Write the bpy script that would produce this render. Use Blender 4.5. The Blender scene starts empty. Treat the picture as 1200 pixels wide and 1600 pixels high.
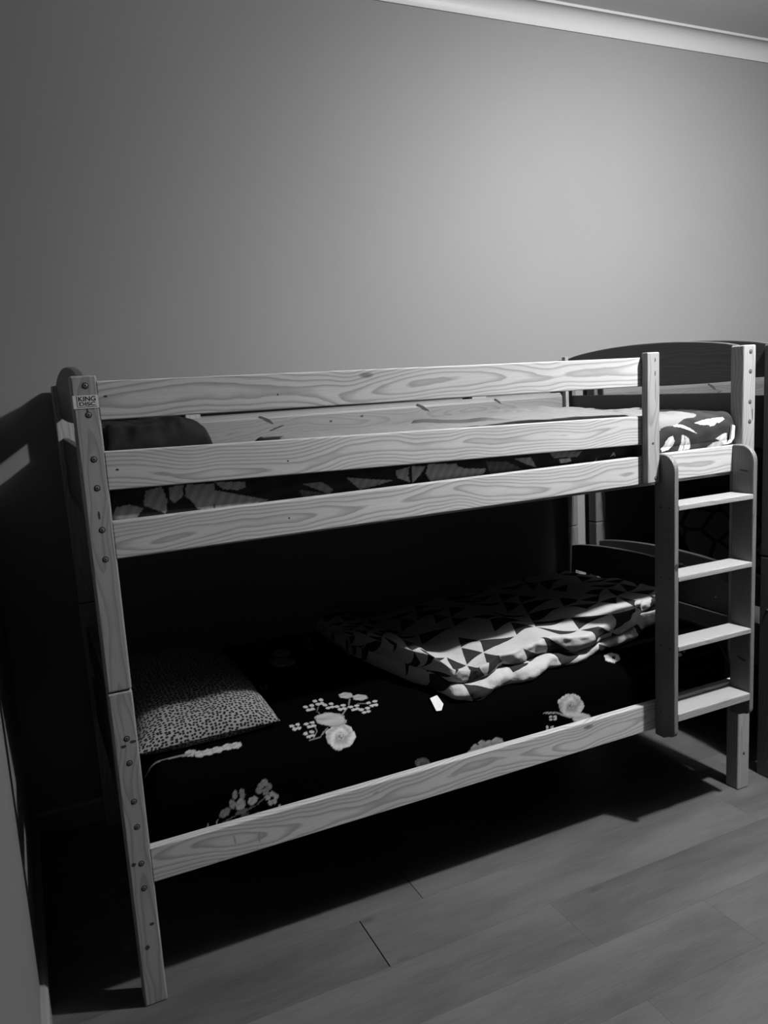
import bpy, bmesh, math, random
import numpy as np
from mathutils import Vector, Matrix, noise

random.seed(7)
scene = bpy.context.scene
COL = scene.collection

# ------------------------------------------------------------------ camera
cam_d = bpy.data.cameras.new('camera')
cam = bpy.data.objects.new('camera', cam_d)
COL.objects.link(cam)
cam.location = (-0.1099, -1.7548, 1.4102)
cam.rotation_euler = (1.40932, 0.05816, -0.43690)
cam_d.sensor_fit = 'VERTICAL'
cam_d.sensor_height = 36.0
cam_d.lens = 1230.14 / 1600.0 * 36.0
cam_d.clip_start = 0.02
scene.camera = cam

# ------------------------------------------------------------------ light and exposure
world = bpy.data.worlds.new('world')
scene.world = world
world.use_nodes = True
world.node_tree.nodes['Background'].inputs[0].default_value = (.5, .5, .5, 1)
world.node_tree.nodes['Background'].inputs[1].default_value = 0.0
scene.view_settings.view_transform = 'Standard'
scene.view_settings.look = 'None'
scene.view_settings.gamma = 1.0
scene.view_settings.exposure = 0.0
scene.view_settings.use_curve_mapping = False

LAMP = (2.01, -0.82, 2.66)
def lamp(name, kind, power, **kw):
    d = bpy.data.lights.new(name, kind)
    d.energy = power
    for k, v in kw.items():
        setattr(d, k, v)
    o = bpy.data.objects.new(name, d)
    COL.objects.link(o)
    o.location = LAMP
    return o
lamp('ceiling_lamp_glow', 'POINT', 150, shadow_soft_size=0.045)
spot = lamp('ceiling_lamp_beam', 'SPOT', 330, shadow_soft_size=0.045, spot_blend=1.0, spot_size=math.radians(139))
az, el = math.radians(14.4), math.radians(54.9)
spot.rotation_euler = Vector((math.sin(az) * math.cos(el), math.cos(az) * math.cos(el), -math.sin(el))).to_track_quat('-Z', 'Y').to_euler()

# ------------------------------------------------------------------ helpers
def link(name, me, mats=None, parent=None, loc=(0, 0, 0)):
    o = bpy.data.objects.new(name, me)
    COL.objects.link(o)
    o.location = loc
    if parent is not None:
        o.parent = parent
    if mats is not None:
        for m in (mats if isinstance(mats, (list, tuple)) else [mats]):
            me.materials.append(m)
    return o

def tag(o, label=None, cat=None, group=None, kind=None):
    if label: o['label'] = label
    if cat: o['category'] = cat
    if group: o['group'] = group
    if kind: o['kind'] = kind
    return o

def thing(name, label, cat, loc=(0, 0, 0), group=None):
    o = bpy.data.objects.new(name, None)
    o.empty_display_size = .1
    COL.objects.link(o)
    o.location = loc
    return tag(o, label, cat, group)

def wl(parent):
    """world location of a parent chain of unrotated objects"""
    v = Vector((0, 0, 0))
    while parent is not None:
        v += parent.location
        parent = parent.parent
    return v

def from_bm(name, bm, mat, parent=None, centre=None, smooth=False):
    """link a bmesh given in world coordinates, origin at its centre"""
    if centre is None:
        lo = Vector((1e9,) * 3); hi = Vector((-1e9,) * 3)
        for v in bm.verts:
            for i in range(3):
                lo[i] = min(lo[i], v.co[i]); hi[i] = max(hi[i], v.co[i])
        centre = (lo + hi) / 2
    centre = Vector(centre)
    bmesh.ops.translate(bm, verts=bm.verts, vec=-centre)
    bmesh.ops.recalc_face_normals(bm, faces=bm.faces)
    me = bpy.data.meshes.new(name)
    bm.to_mesh(me); bm.free()
    if smooth:
        for p in me.polygons: p.use_smooth = True
    return link(name, me, mat, parent, centre - wl(parent))

def add_box(bm, lo, hi, bev=0.0, seg=2):
    r = bmesh.ops.create_cube(bm, size=1.0)
    vs = r['verts']
    for v in vs:
        for i in range(3):
            v.co[i] = lo[i] + (v.co[i] + .5) * (hi[i] - lo[i])
    if bev > 0:
        es = list({e for v in vs for e in v.link_edges})
        bmesh.ops.bevel(bm, geom=es, offset=bev, segments=seg, profile=.5, affect='EDGES')

def box(name, lo, hi, mat, parent=None, bev=0.003, skew=None):
    bm = bmesh.new()
    add_box(bm, lo, hi, bev)
    if skew:            # (x0, x1, dz) the board drops by dz from x0 to x1
        x0, x1, dz = skew
        for v in bm.verts:
            v.co.z += dz * (v.co.x - x0) / (x1 - x0)
    return from_bm(name, bm, mat, parent)

def extrude_poly(bm, pts, axis, a, b, bev=0.0):
    """closed outline pts (2-D) extruded between a and b along axis (0=x,1=y,2=z)"""
    def P(p, t):
        q = [p[0], p[1]]; q.insert(axis, t); return q
    va = [bm.verts.new(P(p, a)) for p in pts]
    vb = [bm.verts.new(P(p, b)) for p in pts]
    fa = bm.faces.new(va); fb = bm.faces.new(vb[::-1])
    n = len(pts)
    for i in range(n):
        bm.faces.new((va[i], vb[i], vb[(i + 1) % n], va[(i + 1) % n]))
    bmesh.ops.recalc_face_normals(bm, faces=bm.faces)
    if bev:
        es = [e for e in fa.edges] + [e for e in fb.edges]
        bmesh.ops.bevel(bm, geom=es, offset=bev, segments=2, profile=.5, affect='EDGES')

def sm(t):
    t = max(0.0, min(1.0, t)); return t * t * (3 - 2 * t)

# ------------------------------------------------------------------ node helpers
class N:
    def __init__(self, name, rough=.6, spec=.3):
        self.m = bpy.data.materials.new(name); self.m.use_nodes = True
        self.t = self.m.node_tree
        self.b = self.t.nodes['Principled BSDF']
        self.b.inputs['Roughness'].default_value = rough
        self.b.inputs['Specular IOR Level'].default_value = spec
    def n(self, typ, **kw):
        x = self.t.nodes.new(typ)
        for k, v in kw.items():
            setattr(x, k, v)
        return x
    def l(self, a, b):
        self.t.links.new(a, b)
    def put(self, v, sock):
        if hasattr(v, 'links'): self.l(v, sock)
        else: sock.default_value = v
    def math(self, op, a, b=0.0, c=None):
        x = self.n('ShaderNodeMath', operation=op)
        self.put(a, x.inputs[0]); self.put(b, x.inputs[1])
        if c is not None: self.put(c, x.inputs[2])
        return x.outputs[0]
    def sep(self, v):
        x = self.n('ShaderNodeSeparateXYZ'); self.l(v, x.inputs[0]); return x.outputs
    def comb(self, a, b, c):
        x = self.n('ShaderNodeCombineXYZ')
        self.put(a, x.inputs[0]); self.put(b, x.inputs[1]); self.put(c, x.inputs[2]); return x.outputs[0]
    def noise(self, v, scale, detail=2, rough=.5, dim='3D'):
        x = self.n('ShaderNodeTexNoise', noise_dimensions=dim)
        self.l(v, x.inputs['Vector']); x.inputs['Scale'].default_value = scale
        x.inputs['Detail'].default_value = detail; x.inputs['Roughness'].default_value = rough
        return x.outputs['Fac']
    def ramp(self, v, stops, interp='LINEAR'):
        x = self.n('ShaderNodeValToRGB'); self.l(v, x.inputs[0])
        cr = x.color_ramp; cr.interpolation = interp
        while len(cr.elements) < len(stops): cr.elements.new(.5)
        for e, (p, g) in zip(cr.elements, stops):
            e.position = p; e.color = (g, g, g, 1)
        return x.outputs[0]
    def grey(self, g):
        self.b.inputs['Base Color'].default_value = (g, g, g, 1)
    def col(self, v):
        self.l(v, self.b.inputs['Base Color'])
    def bump(self, h, strength=.3, dist=.002):
        x = self.n('ShaderNodeBump'); x.inputs['Strength'].default_value = strength
        x.inputs['Distance'].default_value = dist
        self.l(h, x.inputs['Height']); self.l(x.outputs[0], self.b.inputs['Normal'])

def wood(name, axis, light=.50, dark=.30, rough=.5, lines=1.0):
    """pine with growth rings cut lengthwise along the given local axis"""
    k = N(name, rough, .35)
    tc = k.n('ShaderNodeTexCoord'); oi = k.n('ShaderNodeObjectInfo')
    s = k.sep(tc.outputs['Object'])
    a, b, c = (s[0], s[1], s[2]) if axis == 0 else ((s[1], s[0], s[2]) if axis == 1 else (s[2], s[1], s[0]))
    r = oi.outputs['Random']
    a2 = k.math('ADD', a, k.math('MULTIPLY', r, 37.0))
    line = k.comb(a2, k.math('MULTIPLY', r, 11.0), 0.0)
    n1 = k.math('SUBTRACT', k.noise(line, 1.7, 1.5), .5)
    n2 = k.math('SUBTRACT', k.noise(k.comb(k.math('ADD', a2, 5.3), 3.1, k.math('MULTIPLY', r, 7.0)), 2.6, 2.0), .5)
    cc = k.math('ADD', c, k.math('MULTIPLY', n2, .11))
    bb = k.math('ADD', k.math('ADD', b, k.math('ADD', .030, k.math('MULTIPLY', r, .02))), k.math('MULTIPLY', n1, .09))
    rad = k.math('SQRT', k.math('ADD', k.math('MULTIPLY', cc, cc), k.math('MULTIPLY', k.math('MULTIPLY', bb, bb), .8)))
    wv = k.noise(k.comb(k.math('MULTIPLY', a2, 6.0), k.math('MULTIPLY', b, 25.0), k.math('MULTIPLY', c, 25.0)), 1.0, 3)
    rad = k.math('ADD', rad, k.math('MULTIPLY', k.math('SUBTRACT', wv, .5), .008))
    ring = k.math('FRACT', k.math('MULTIPLY', rad, 135.0 * lines))
    g = k.ramp(ring, [(0, light), (.45, light * .97), (.74, dark * 1.1), (.86, dark), (.97, light)])
    fine = k.noise(k.comb(k.math('MULTIPLY', a2, 9.0), k.math('MULTIPLY', b, 260.0), k.math('MULTIPLY', c, 260.0)), 1.0, 3)
    f2 = k.math('ADD', .86, k.math('MULTIPLY', fine, .28))
    blot = k.math('ADD', .88, k.math('MULTIPLY', k.noise(k.comb(k.math('MULTIPLY', a2, 4.0), k.math('MULTIPLY', b, 14.0), k.math('MULTIPLY', c, 14.0)), 1.0, 2), .24))
    mx = k.n('ShaderNodeMixRGB', blend_type='MULTIPLY'); mx.inputs[0].default_value = 1
    k.l(g, mx.inputs[1]); k.l(k.math('MULTIPLY', f2, blot), mx.inputs[2])
    # small scattered knots
    vo = k.n('ShaderNodeTexVoronoi'); vo.inputs['Scale'].default_value = 1.0
    k.l(k.comb(k.math('MULTIPLY', a2, 3.2), k.math('MULTIPLY', b, 9.0), k.math('MULTIPLY', c, 9.0)), vo.inputs['Vector'])
    kn = k.ramp(vo.outputs['Distance'], [(0, .25), (.045, .45), (.075, 1.0)])
    mk = k.n('ShaderNodeMixRGB', blend_type='MULTIPLY'); mk.inputs[0].default_value = 1
    k.l(mx.outputs[0], mk.inputs[1]); k.l(kn, mk.inputs[2])
    k.col(mk.outputs[0])
    k.bump(fine, .12, .001)
    return k.m

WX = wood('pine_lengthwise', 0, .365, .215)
WY = wood('pine_shaded_crosswise', 1, .08, .055)  # same pine; the shade on the end boards is put into its tone
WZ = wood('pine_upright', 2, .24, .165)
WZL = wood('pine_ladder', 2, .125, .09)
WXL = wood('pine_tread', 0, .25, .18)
def plain(name, g, rough=.8, spec=.2, metal=0):
    k = N(name, rough, spec); k.grey(g); k.b.inputs['Metallic'].default_value = metal; return k.m
WXD = wood('pine_far_dimmed_lengthwise', 0, .10, .07)  # same pine for the second bed, its dim light put into three darker tones
WYD = wood('pine_far_dimmed_crosswise', 1, .06, .045)
WZD = wood('pine_far_dimmed_upright', 2, .08, .055)
WXB = wood('pine_dimmed_rear', 0, .15, .11)  # same pine, dimmer light on the rear guard rails put into the colour
WZB = wood('pine_shaded_rear_upright', 2, .10, .07)  # same pine, shade of the right rear post put into the colour
KNOT = plain('dark_knot', .035, .6)
GROOVE = plain('dark_gap', .01, .9)
STEEL = plain('zinc_bolt', .16, .42, .5, .6)
HOLE = plain('bolt_socket', .02, .8)
WHITE = plain('white_paper', .5, .6)
INK = plain('black_print', .015, .6)

def wallmat(name, g):
    k = N(name, .75, .2)
    tc = k.n('ShaderNodeTexCoord')
    f = k.noise(tc.outputs['Object'], 2.2, 3)
    k.col(k.ramp(f, [(0, g * .95), (1, g * 1.05)]))
    k.bump(k.noise(tc.outputs['Object'], 260, 2), .10, .0008)
    return k.m
WALL = wallmat('matt_wall_paint', .152)
CEIL = wallmat('ceiling_paint', .50)
COVE = plain('white_gloss_plaster', .35, .45, .4)
SKIRT = plain('painted_skirting', .2, .45, .4)

# ------------------------------------------------------------------ setting
XL, XR, YB, YF, ZC = -0.217, 4.35, 0.945, -2.6, 2.803
def slab(name, lo, hi, mat):
    return tag(box(name, lo, hi, mat, None, 0), kind='structure')
slab('wall_back', (XL - .1, YB, -.05), (XR, YB + .1, ZC + .05), WALL)
slab('wall_left', (XL - .1, YF, -.05), (XL, YB, ZC + .05), WALL)
slab('ceiling', (XL, YF, ZC), (XR, YB, ZC + .08), CEIL)

# coving: concave plaster profile with a lip at the ceiling and a fillet on the wall
def coving():
    bm = bmesh.new()
    z0, p = 2.731, .060
    pts = [(YB, z0), (YB - .006, z0), (YB - .006, z0 + .006)]
    for i in range(0, 13):
        t = i / 12 * math.pi / 2
        pts.append((YB - .006 - (p - .014) * (1 - math.cos(t)), z0 + .006 + (ZC - .010 - z0 - .006) * math.sin(t)))
    pts += [(YB - p + .008, ZC - .010), (YB - p, ZC - .010), (YB - p, ZC), (YB, ZC)]
    extrude_poly(bm, pts, 0, XL, XR)
    return from_bm('trim_1', bm, COVE)
tag(coving(), kind='structure')

def skirting(name, pts, axis, a, b):
    bm = bmesh.new(); extrude_poly(bm, pts, axis, a, b)
    return tag(from_bm(name, bm, SKIRT), kind='structure')
sx = XL + .017
skirting('baseboard_left', [(XL, 0), (sx, 0), (sx, .072), (sx - .006, .080), (XL, .080)], 1, YF, YB)
skirting('baseboard_back', [(YB, 0), (YB - .017, 0), (YB - .017, .072), (YB - .011, .080), (YB, .080)], 0, sx, XR)

# laminate floor: every plank its own face with its own tone, thin gaps between
def floor_mesh():
    k = N('laminate_planks', .42, .35)
    tc = k.n('ShaderNodeTexCoord'); at = k.n('ShaderNodeAttribute'); at.attribute_name = 'tone'
    s = k.sep(tc.outputs['Object']); t = at.outputs['Fac']
    off = k.math('MULTIPLY', t, 53.0)
    px = k.math('ADD', s[0], off)
    big = k.noise(k.comb(k.math('MULTIPLY', px, 1.6), k.math('MULTIPLY', s[1], 7.0), off), 1.0, 3)
    fine = k.noise(k.comb(k.math('MULTIPLY', px, 14.0), k.math('MULTIPLY', s[1], 190.0), off), 1.0, 4, .6)
    warp = k.math('MULTIPLY', k.noise(k.comb(k.math('MULTIPLY', px, 2.2), k.math('MULTIPLY', s[1], 9.0), off), 1.0, 2), 9.0)
    ring = k.math('SINE', k.math('ADD', k.math('MULTIPLY', s[1], 60.0), k.math('MULTIPLY', warp, 4.0)))
    v = k.math('ADD', k.math('MULTIPLY', k.math('SUBTRACT', big, .5), .095), k.math('MULTIPLY', k.math('SUBTRACT', fine, .5), .045))
    v = k.math('ADD', v, k.math('MULTIPLY', ring, .002))
    v = k.math('ADD', v, k.math('MULTIPLY', k.math('SUBTRACT', t, .5), .010))
    vo = k.n('ShaderNodeTexVoronoi'); vo.inputs['Scale'].default_value = 1
    k.l(k.comb(k.math('MULTIPLY', px, 3.4), k.math('MULTIPLY', s[1], 9.0), off), vo.inputs['Vector'])
    kn = k.ramp(vo.outputs['Distance'], [(0, .35), (.045, .6), (.11, 1.0)])
    g = k.math('MULTIPLY', k.math('ADD', v, FLOOR_G), kn)
    k.col(g); k.bump(fine, .08, .0006)
    bm = bmesh.new()
    lay = bm.faces.layers.float.new('tone')
    w = .189
    joints = {0: .559, 1: .750, -1: 1.040, -2: 1.400, -3: 1.027}
    rnd = random.Random(3)
    r0, r1 = int((YF - .028) / w) - 1, int((YB - .028) / w) + 1
    L = 1.28
    for row in range(r0, r1 + 1):
        y1 = .028 + row * w; y0 = y1 - w
        a, b = max(y0, YF), min(y1, YB)
        if b <= a: continue
        j = joints.get(row, rnd.uniform(0, L))
        n0 = int((XL - j) / L) - 2
        x = j + n0 * L
        while x < XR:
            xa, xb = max(x, XL), min(x + L, XR)
            if xb > xa:
                ga = .0030 if (row == 0 and abs(x - .559) < .01) else (.0020 if (row == 1 and abs(x - .75) < .01) else .00025)
                f = bm.faces.new([bm.verts.new(p) for p in ((xa + ga, a + .0002, 0), (xb - .0003, a + .0002, 0), (xb - .0003, b - .0002, 0), (xa + ga, b - .0002, 0))])
                f[lay] = rnd.random()
                f.material_index = 0
            x += L
    f = bm.faces.new([bm.verts.new(p) for p in ((XL, YF, -.003), (XR, YF, -.003), (XR, YB, -.003), (XL, YB, -.003))])
    f.material_index = 1
    bmesh.ops.recalc_face_normals(bm, faces=bm.faces)
    for f in bm.faces:
        if f.normal.z < 0: f.normal_flip()
    me = bpy.data.meshes.new('floor'); bm.to_mesh(me); bm.free()
    return tag(link('floor', me, [k.m, GROOVE]), kind='structure')
FLOOR_G = .068
floor_mesh()

# ------------------------------------------------------------------ the bunk bed
L, D, H = 1.980, 0.920, 1.463
PW, PD = 0.052, 0.050

def bolt(parent, x, y, z, axis=1, sign=-1, r=.0060):
    """recessed socket head bolt: dark ring, domed zinc head, hex socket"""
    bm = bmesh.new()
    def disc(rad, h, mi, seg=14, hole=False):
        prof = [(rad, 0), (rad, h * .6), (rad * .7, h), (0, h)]
        rings = []
        for (rr, hh) in prof[:-1]:
            rings.append([bm.verts.new((rr * math.cos(i / seg * 2 * math.pi), rr * math.sin(i / seg * 2 * math.pi), hh)) for i in range(seg)])
        for q0, q1 in zip(rings, rings[1:]):
            for i in range(seg):
                bm.faces.new((q0[i], q0[(i + 1) % seg], q1[(i + 1) % seg], q1[i])).material_index = mi
        bm.faces.new(rings[-1]).material_index = mi
    disc(r * 1.15, .0004, 1)
    disc(r * .82, .0016, 0)
    disc(r * .34, .0019, 1, 6)
    if axis == 1:
        m = Matrix.Rotation(math.radians(90 if sign < 0 else -90), 4, 'X')
    else:
        m = Matrix.Rotation(math.radians(-90 if sign < 0 else 90), 4, 'Y')
    bmesh.ops.transform(bm, matrix=m, verts=bm.verts)
    bmesh.ops.translate(bm, verts=bm.verts, vec=(x, y, z))
    return from_bm('bolt', bm, [STEEL, HOLE], parent)

def patch(parent, name, x, y, z, rx, rz, ang=0.0, mat=None, face='y'):
    """thin irregular inlay flush on a board face (knot or split in the wood)"""
    bm = bmesh.new(); pts = []
    rnd = random.Random(int(x * 999 + z * 777) + 5)
    for i in range(12):
        t = i / 12 * 2 * math.pi; q = rnd.uniform(.8, 1.15)
        u, v = rx * q * math.cos(t), rz * q * math.sin(t)
        pts.append((u * math.cos(ang) - v * math.sin(ang), u * math.sin(ang) + v * math.cos(ang)))
    if face == 'y':
        extrude_poly(bm, [(x + a, z + b) for a, b in pts], 1, y - .0003, y + .001)
    else:
        extrude_poly(bm, [(y + a, z + b) for a, b in pts], 0, x - .0003, x + .001)
    return from_bm(name, bm, mat or KNOT, parent)

JOINT = .775
def post(bed, x0, y0, front):
    bm = bmesh.new()
    add_box(bm, (x0, y0, 0), (x0 + PW, y0 + PD, JOINT - .0012), .004)
    add_box(bm, (x0, y0, JOINT + .0012), (x0 + PW, y0 + PD, H), .004)
    add_box(bm, (x0 + .012, y0 + .012, JOINT - .01), (x0 + PW - .012, y0 + PD - .012, JOINT + .01))
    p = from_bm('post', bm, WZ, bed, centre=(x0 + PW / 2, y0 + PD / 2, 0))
    zs = (1.442, 1.382, 1.289, 1.228, 1.138, 1.074, .665, .607, .514, .452, .361, .299)
    if front:
        for z in zs: bolt(p, x0 + .0285, y0, z)
    return p

def end_board(bed, name, x0, z_bot, z_end, z_mid, sag=0.0):
    """board between the two posts of an end, arched on top when z_mid > z_end"""
    bm = bmesh.new(); ya, yb = PD - .004, D - PD + .004
    n = 20 if z_mid != z_end or sag else 1
    top, bot = [], []
    for i in range(n + 1):
        t = i / n; s = 1 - (2 * t - 1) ** 2
        s = s ** .8 if s > 0 else 0
        top.append((ya + (yb - ya) * t, z_end + (z_mid - z_end) * s))
        bot.append((ya + (yb - ya) * t, z_bot + sag * s))
    extrude_poly(bm, bot + top[::-1], 0, x0, x0 + .018, .003)
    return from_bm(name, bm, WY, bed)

def rail(bed, name, x0, x1, y0, zl0, zl1, zr0=None, zr1=None, th=.024, mat=None):
    bm = bmesh.new()
    add_box(bm, (x0, y0, zl0), (x1, y0 + th, zl1), .0025)
    if zr0 is not None:
        d = zr0 - zl0
        for v in bm.verts: v.co.z += d * (v.co.x - x0) / (x1 - x0)
    return from_bm(name, bm, mat or WX, bed)

def build_bed(label):
    bed = thing('bunk_bed', label, 'bunk bed')
    pl = post(bed, 0, 0, True); pr = post(bed, L - PW, 0, True)
    for xx in (0, L - PW):
        q = post(bed, xx, D - PD, False)
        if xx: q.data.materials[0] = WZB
    # sticker wrapped round the edge of the left front post
    st = bmesh.new()
    add_box(st, (-.0006, -.0008, 1.395), (PW - .003, .0004, 1.4235))
    sk = from_bm('sticker', st, WHITE, pl)
    blk = bmesh.new()
    add_box(blk, (.0115, -.0012, 1.4005), (PW - .0075, -.0007, 1.4225))
    add_box(blk, (.0035, -.0012, 1.398), (.0052, -.0007, 1.4225))
    return bed, pl, pr, sk, blk

bed, post_l, post_r, _s, blk = build_bed('near pine bunk bed with guard rails, standing against the grey wall')
bpy.data.objects.remove(bpy.data.objects['sticker'], do_unlink=True)
blk.free()

# sticker: white paper with a printed name in two lines
def sticker_on(parent):
    bm = bmesh.new()
    add_box(bm, (.0012, -.0010, 1.3955), (PW - .0006, .0006, 1.4225))
    s = from_bm('sticker', bm, WHITE, parent)
    s['label'] = 'white sticker with black print'
    def text(body, x, z, sx, sz):
        cu = bpy.data.curves.new('lettering', 'FONT'); cu.body = body; cu.size = 1
        cu.extrude = 0.0; cu.offset = .018
        to = bpy.data.objects.new('lettering_source', cu); COL.objects.link(to)
        bpy.context.view_layer.update()
        me = bpy.data.meshes.new_from_object(to)
        bpy.data.objects.remove(to, do_unlink=True)
        xs = [v.co.x for v in me.vertices]; ys = [v.co.y for v in me.vertices]
        x0, x1, y0, y1 = min(xs), max(xs), min(ys), max(ys)
        for v in me.vertices:
            v.co = ((v.co.x - x0) / (x1 - x0) * sx, 0, (v.co.y - y0) / (y1 - y0) * sz)
        me.name = 'lettering'
        w = Vector((x, -.0013, z)) - wl(s)
        return link('lettering', me, INK, s, w)
    text('KING', .0120, 1.4105, .0340, .0100)
    text('DISC', .0130, 1.4010, .0320, .0078)
    fr = bmesh.new()
    add_box(fr, (.0085, -.0013, 1.3985), (.0096, -.0009, 1.4215))
    add_box(fr, (.0085, -.0013, 1.3982), (.0475, -.0009, 1.3992))
    from_bm('printed_border', fr, INK, s)
sticker_on(bed)
# knots and splits seen on the left post
for x, z, rx, rz in ((.020, .648, .006, .004), (.041, .655, .008, .0035), (.012, .363, .005, .005), (.036, .205, .006, .004), (.020, .150, .006, .006)):
    patch(post_l, 'knot', x, 0, z, rx, rz)
for x, z, rx, rz, a in ((.026, 1.170, .0022, .010, 0), (.0275, 1.389, .002, .008, .1)):
    patch(post_l, 'split', x, 0, z, rx, rz, a)
patch(post_r, 'knot', L - .026, 0, .125, .005, .006)
patch(post_r, 'split', L - .012, 0, 1.25, .0018, .02)

# front rails
RX0, RX1 = PW - .002, L - PW + .002
SX0, SX1 = 1.5196, 1.5652
r_top = rail(bed, 'guard_rail', RX0, SX1, 0, 1.3692, 1.4506, 1.3594, 1.4423)
r_mid = rail(bed, 'guard_rail', RX0, SX1, 0, 1.2209, 1.3033, 1.1922, 1.2741)
r_up = rail(bed, 'side_rail', RX0, RX1, 0, 1.0714, 1.1526, 1.0785, 1.1580)
r_low = rail(bed, 'side_rail', RX0, RX1, 0, .3050, .3905, .3081, .3885)
for z, x in ((1.418, .066), (1.263, .073)): patch(r_top if z > 1.3 else r_mid, 'screw_hole', x, 0, z, .0035, .0025)
for r, x, z in ((r_top, .440, 1.400), (r_mid, .452, 1.246), (r_up, .444, 1.112)): patch(r, 'screw_hole', x, 0, z, .0022, .0022)
for x, z, rx, rz, a in ((.62, .366, .008, .003, .2), (.245, .352, .002, .014, .1), (.305, .340, .003, .012, .0)):
    patch(r_low, 'knot', x, 0, z, rx, rz, a, plain('pale_knot', .22, .6))
# upright that carries the free ends of the guard rails, in front of them
bm = bmesh.new(); add_box(bm, (SX0, -.0248, 1.0805), (SX1, -.0002, 1.4540), .0035)
stile = from_bm('guard_stile', bm, WZ, bed, centre=((SX0 + SX1) / 2, -.012, 0))
bolt(stile, 1.5505, -.0248, 1.094, r=.0058)
patch(stile, 'knot', 1.539, -.0248, 1.196, .004, .004)
for z, l in ((1.432, .006), (1.395, .008)): patch(stile, 'split', 1.548, -.0248, z, .0018, l, 0)
patch(stile, 'split', 1.549, -.0248, 1.345, .0008, .035)

# rear rails on the wall side, the lower edge of the guard seen between the front boards
yr = D - PD
def rear_rail():
    bm = bmesh.new()
    extrude_poly(bm, [(yr, 1.235), (yr, 1.316), (yr + .004, 1.323), (yr + .013, 1.333), (yr + .024, 1.333), (yr + .024, 1.235)], 0, RX0, RX1)
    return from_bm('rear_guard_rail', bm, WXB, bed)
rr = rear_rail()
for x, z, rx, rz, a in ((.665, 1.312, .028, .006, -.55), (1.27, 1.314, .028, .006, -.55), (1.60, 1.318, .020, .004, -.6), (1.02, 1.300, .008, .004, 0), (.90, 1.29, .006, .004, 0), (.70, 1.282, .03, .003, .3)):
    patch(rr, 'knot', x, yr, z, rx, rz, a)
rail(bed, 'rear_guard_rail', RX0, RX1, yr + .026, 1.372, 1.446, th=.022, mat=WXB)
rail(bed, 'rear_side_rail', RX0, RX1, yr, 1.0714, 1.1526)
rail(bed, 'rear_side_rail', RX0, RX1, yr, .305, .3905)
for xa, xb in ((.398, .448), (1.500, 1.565)):
    box('rear_guard_stile', (xa, yr + .0245, 1.08), (xb, yr + .0262 + .001, 1.466) if False else (xb, yr + .0488, 1.372), WZ, bed, .002)
box('rear_guard_stile', (1.9118, yr - .022, 1.08), (1.9275, yr - .0002, 1.474), WZ, bed, .002)

# ends
for x0 in (.014, L - .036):
    left = x0 < 1
    end_board(bed, 'arched_headboard', x0, 1.368 if left else 1.356, 1.466, 1.497, -.010)
    end_board(bed, 'end_board', x0, 1.130, 1.302 if left else 1.318, 1.302 if left else 1.318)
    end_board(bed, 'arched_footboard', x0, .592, .694, .728)
    end_board(bed, 'end_board', x0, .385, .528, .528)
# slats under the two mattresses
for zb in (.352, 1.090):
    for i in range(13):
        xc = .13 + i * (L - .26) / 12
        box('slat', (xc - .035, .024, zb), (xc + .035, yr + .001, zb + .016), WY, bed, .002)
    for y in (.024, yr - .022):
        box('slat_bearer', (RX0, y, zb - .024), (RX1, y + .022, zb), WX, bed, .002)

# ------------------------------------------------------------------ ladder
ladder = thing('ladder', 'small pine ladder with four flat treads hooked on the upper side rail', 'ladder', (1.74, -.04, .29))
def ladder_side(x0, x1):
    bm = bmesh.new()
    yf, yb, zt, zb = -.080, -.0008, 1.163, .292
    pts = [(yb, zb), (yb, zt)]
    R = .048
    pts.append((yf + R + .012, zt))
    for i in range(1, 9):
        t = i / 8 * math.pi / 2
        pts.append((yf + R - R * math.sin(t), zt - R + R * math.cos(t)))
    r2 = .022
    for i in range(0, 7):
        t = i / 6 * math.pi / 2
        pts.append((yf + r2 - r2 * math.cos(t), zb + r2 - r2 * math.sin(t) + .012))
    pts.append((yf + .045, zb))
    # hook over the rail is behind the rounded top
    extrude_poly(bm, pts, 0, x0, x1, .003)
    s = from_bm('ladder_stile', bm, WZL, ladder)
    return s
ls = ladder_side(1.5665, 1.5830); lr = ladder_side(1.8830, 1.8995)
for z in (1.008, .797, .585, .372):
    for y in (-.060, -.026):
        patch(ls, 'screw_hole', 1.5665, y, z + .0, .003, .003, face='x')
for z in (1.016, .805, .593, .381):
    th = .0155 if z > .45 else .024
    box('tread', (1.5825, -.0805, z - th), (1.8835, -.002, z), WXL, ladder, .002)
patch(lr, 'knot', 1.883, -.045, 1.085, .020, .003, .1, face='x')
patch(lr, 'knot', 1.883, -.045, .485, .016, .004, .2, face='x')
patch(ls, 'knot', 1.5748, -.0800, .835, .0065, .012)

# ------------------------------------------------------------------ neighbouring bed: the same bunk, copied with its parts, shade put into its pine tones
def copy_tree(o, parent=None):
    c = o.copy(); COL.objects.link(c); c.parent = parent
    for ch in list(o.children):
        if ch.name.split('.')[0] in ('sticker', 'knot', 'split') and o.name.startswith('post'):
            continue
        copy_tree(ch, c)
    return c
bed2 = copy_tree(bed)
FAR_DIMMED = {WX: WXD, WXB: WXD, WY: WYD, WZ: WZD}
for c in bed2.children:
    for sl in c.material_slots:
        if sl.material in FAR_DIMMED:
            mm = FAR_DIMMED[sl.material]; sl.link = 'OBJECT'; sl.material = mm
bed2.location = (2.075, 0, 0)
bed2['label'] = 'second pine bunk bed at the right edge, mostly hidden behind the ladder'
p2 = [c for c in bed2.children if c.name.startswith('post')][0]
bolt(p2, 2.075, .020, .594, axis=0, sign=-1, r=.005)

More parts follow.
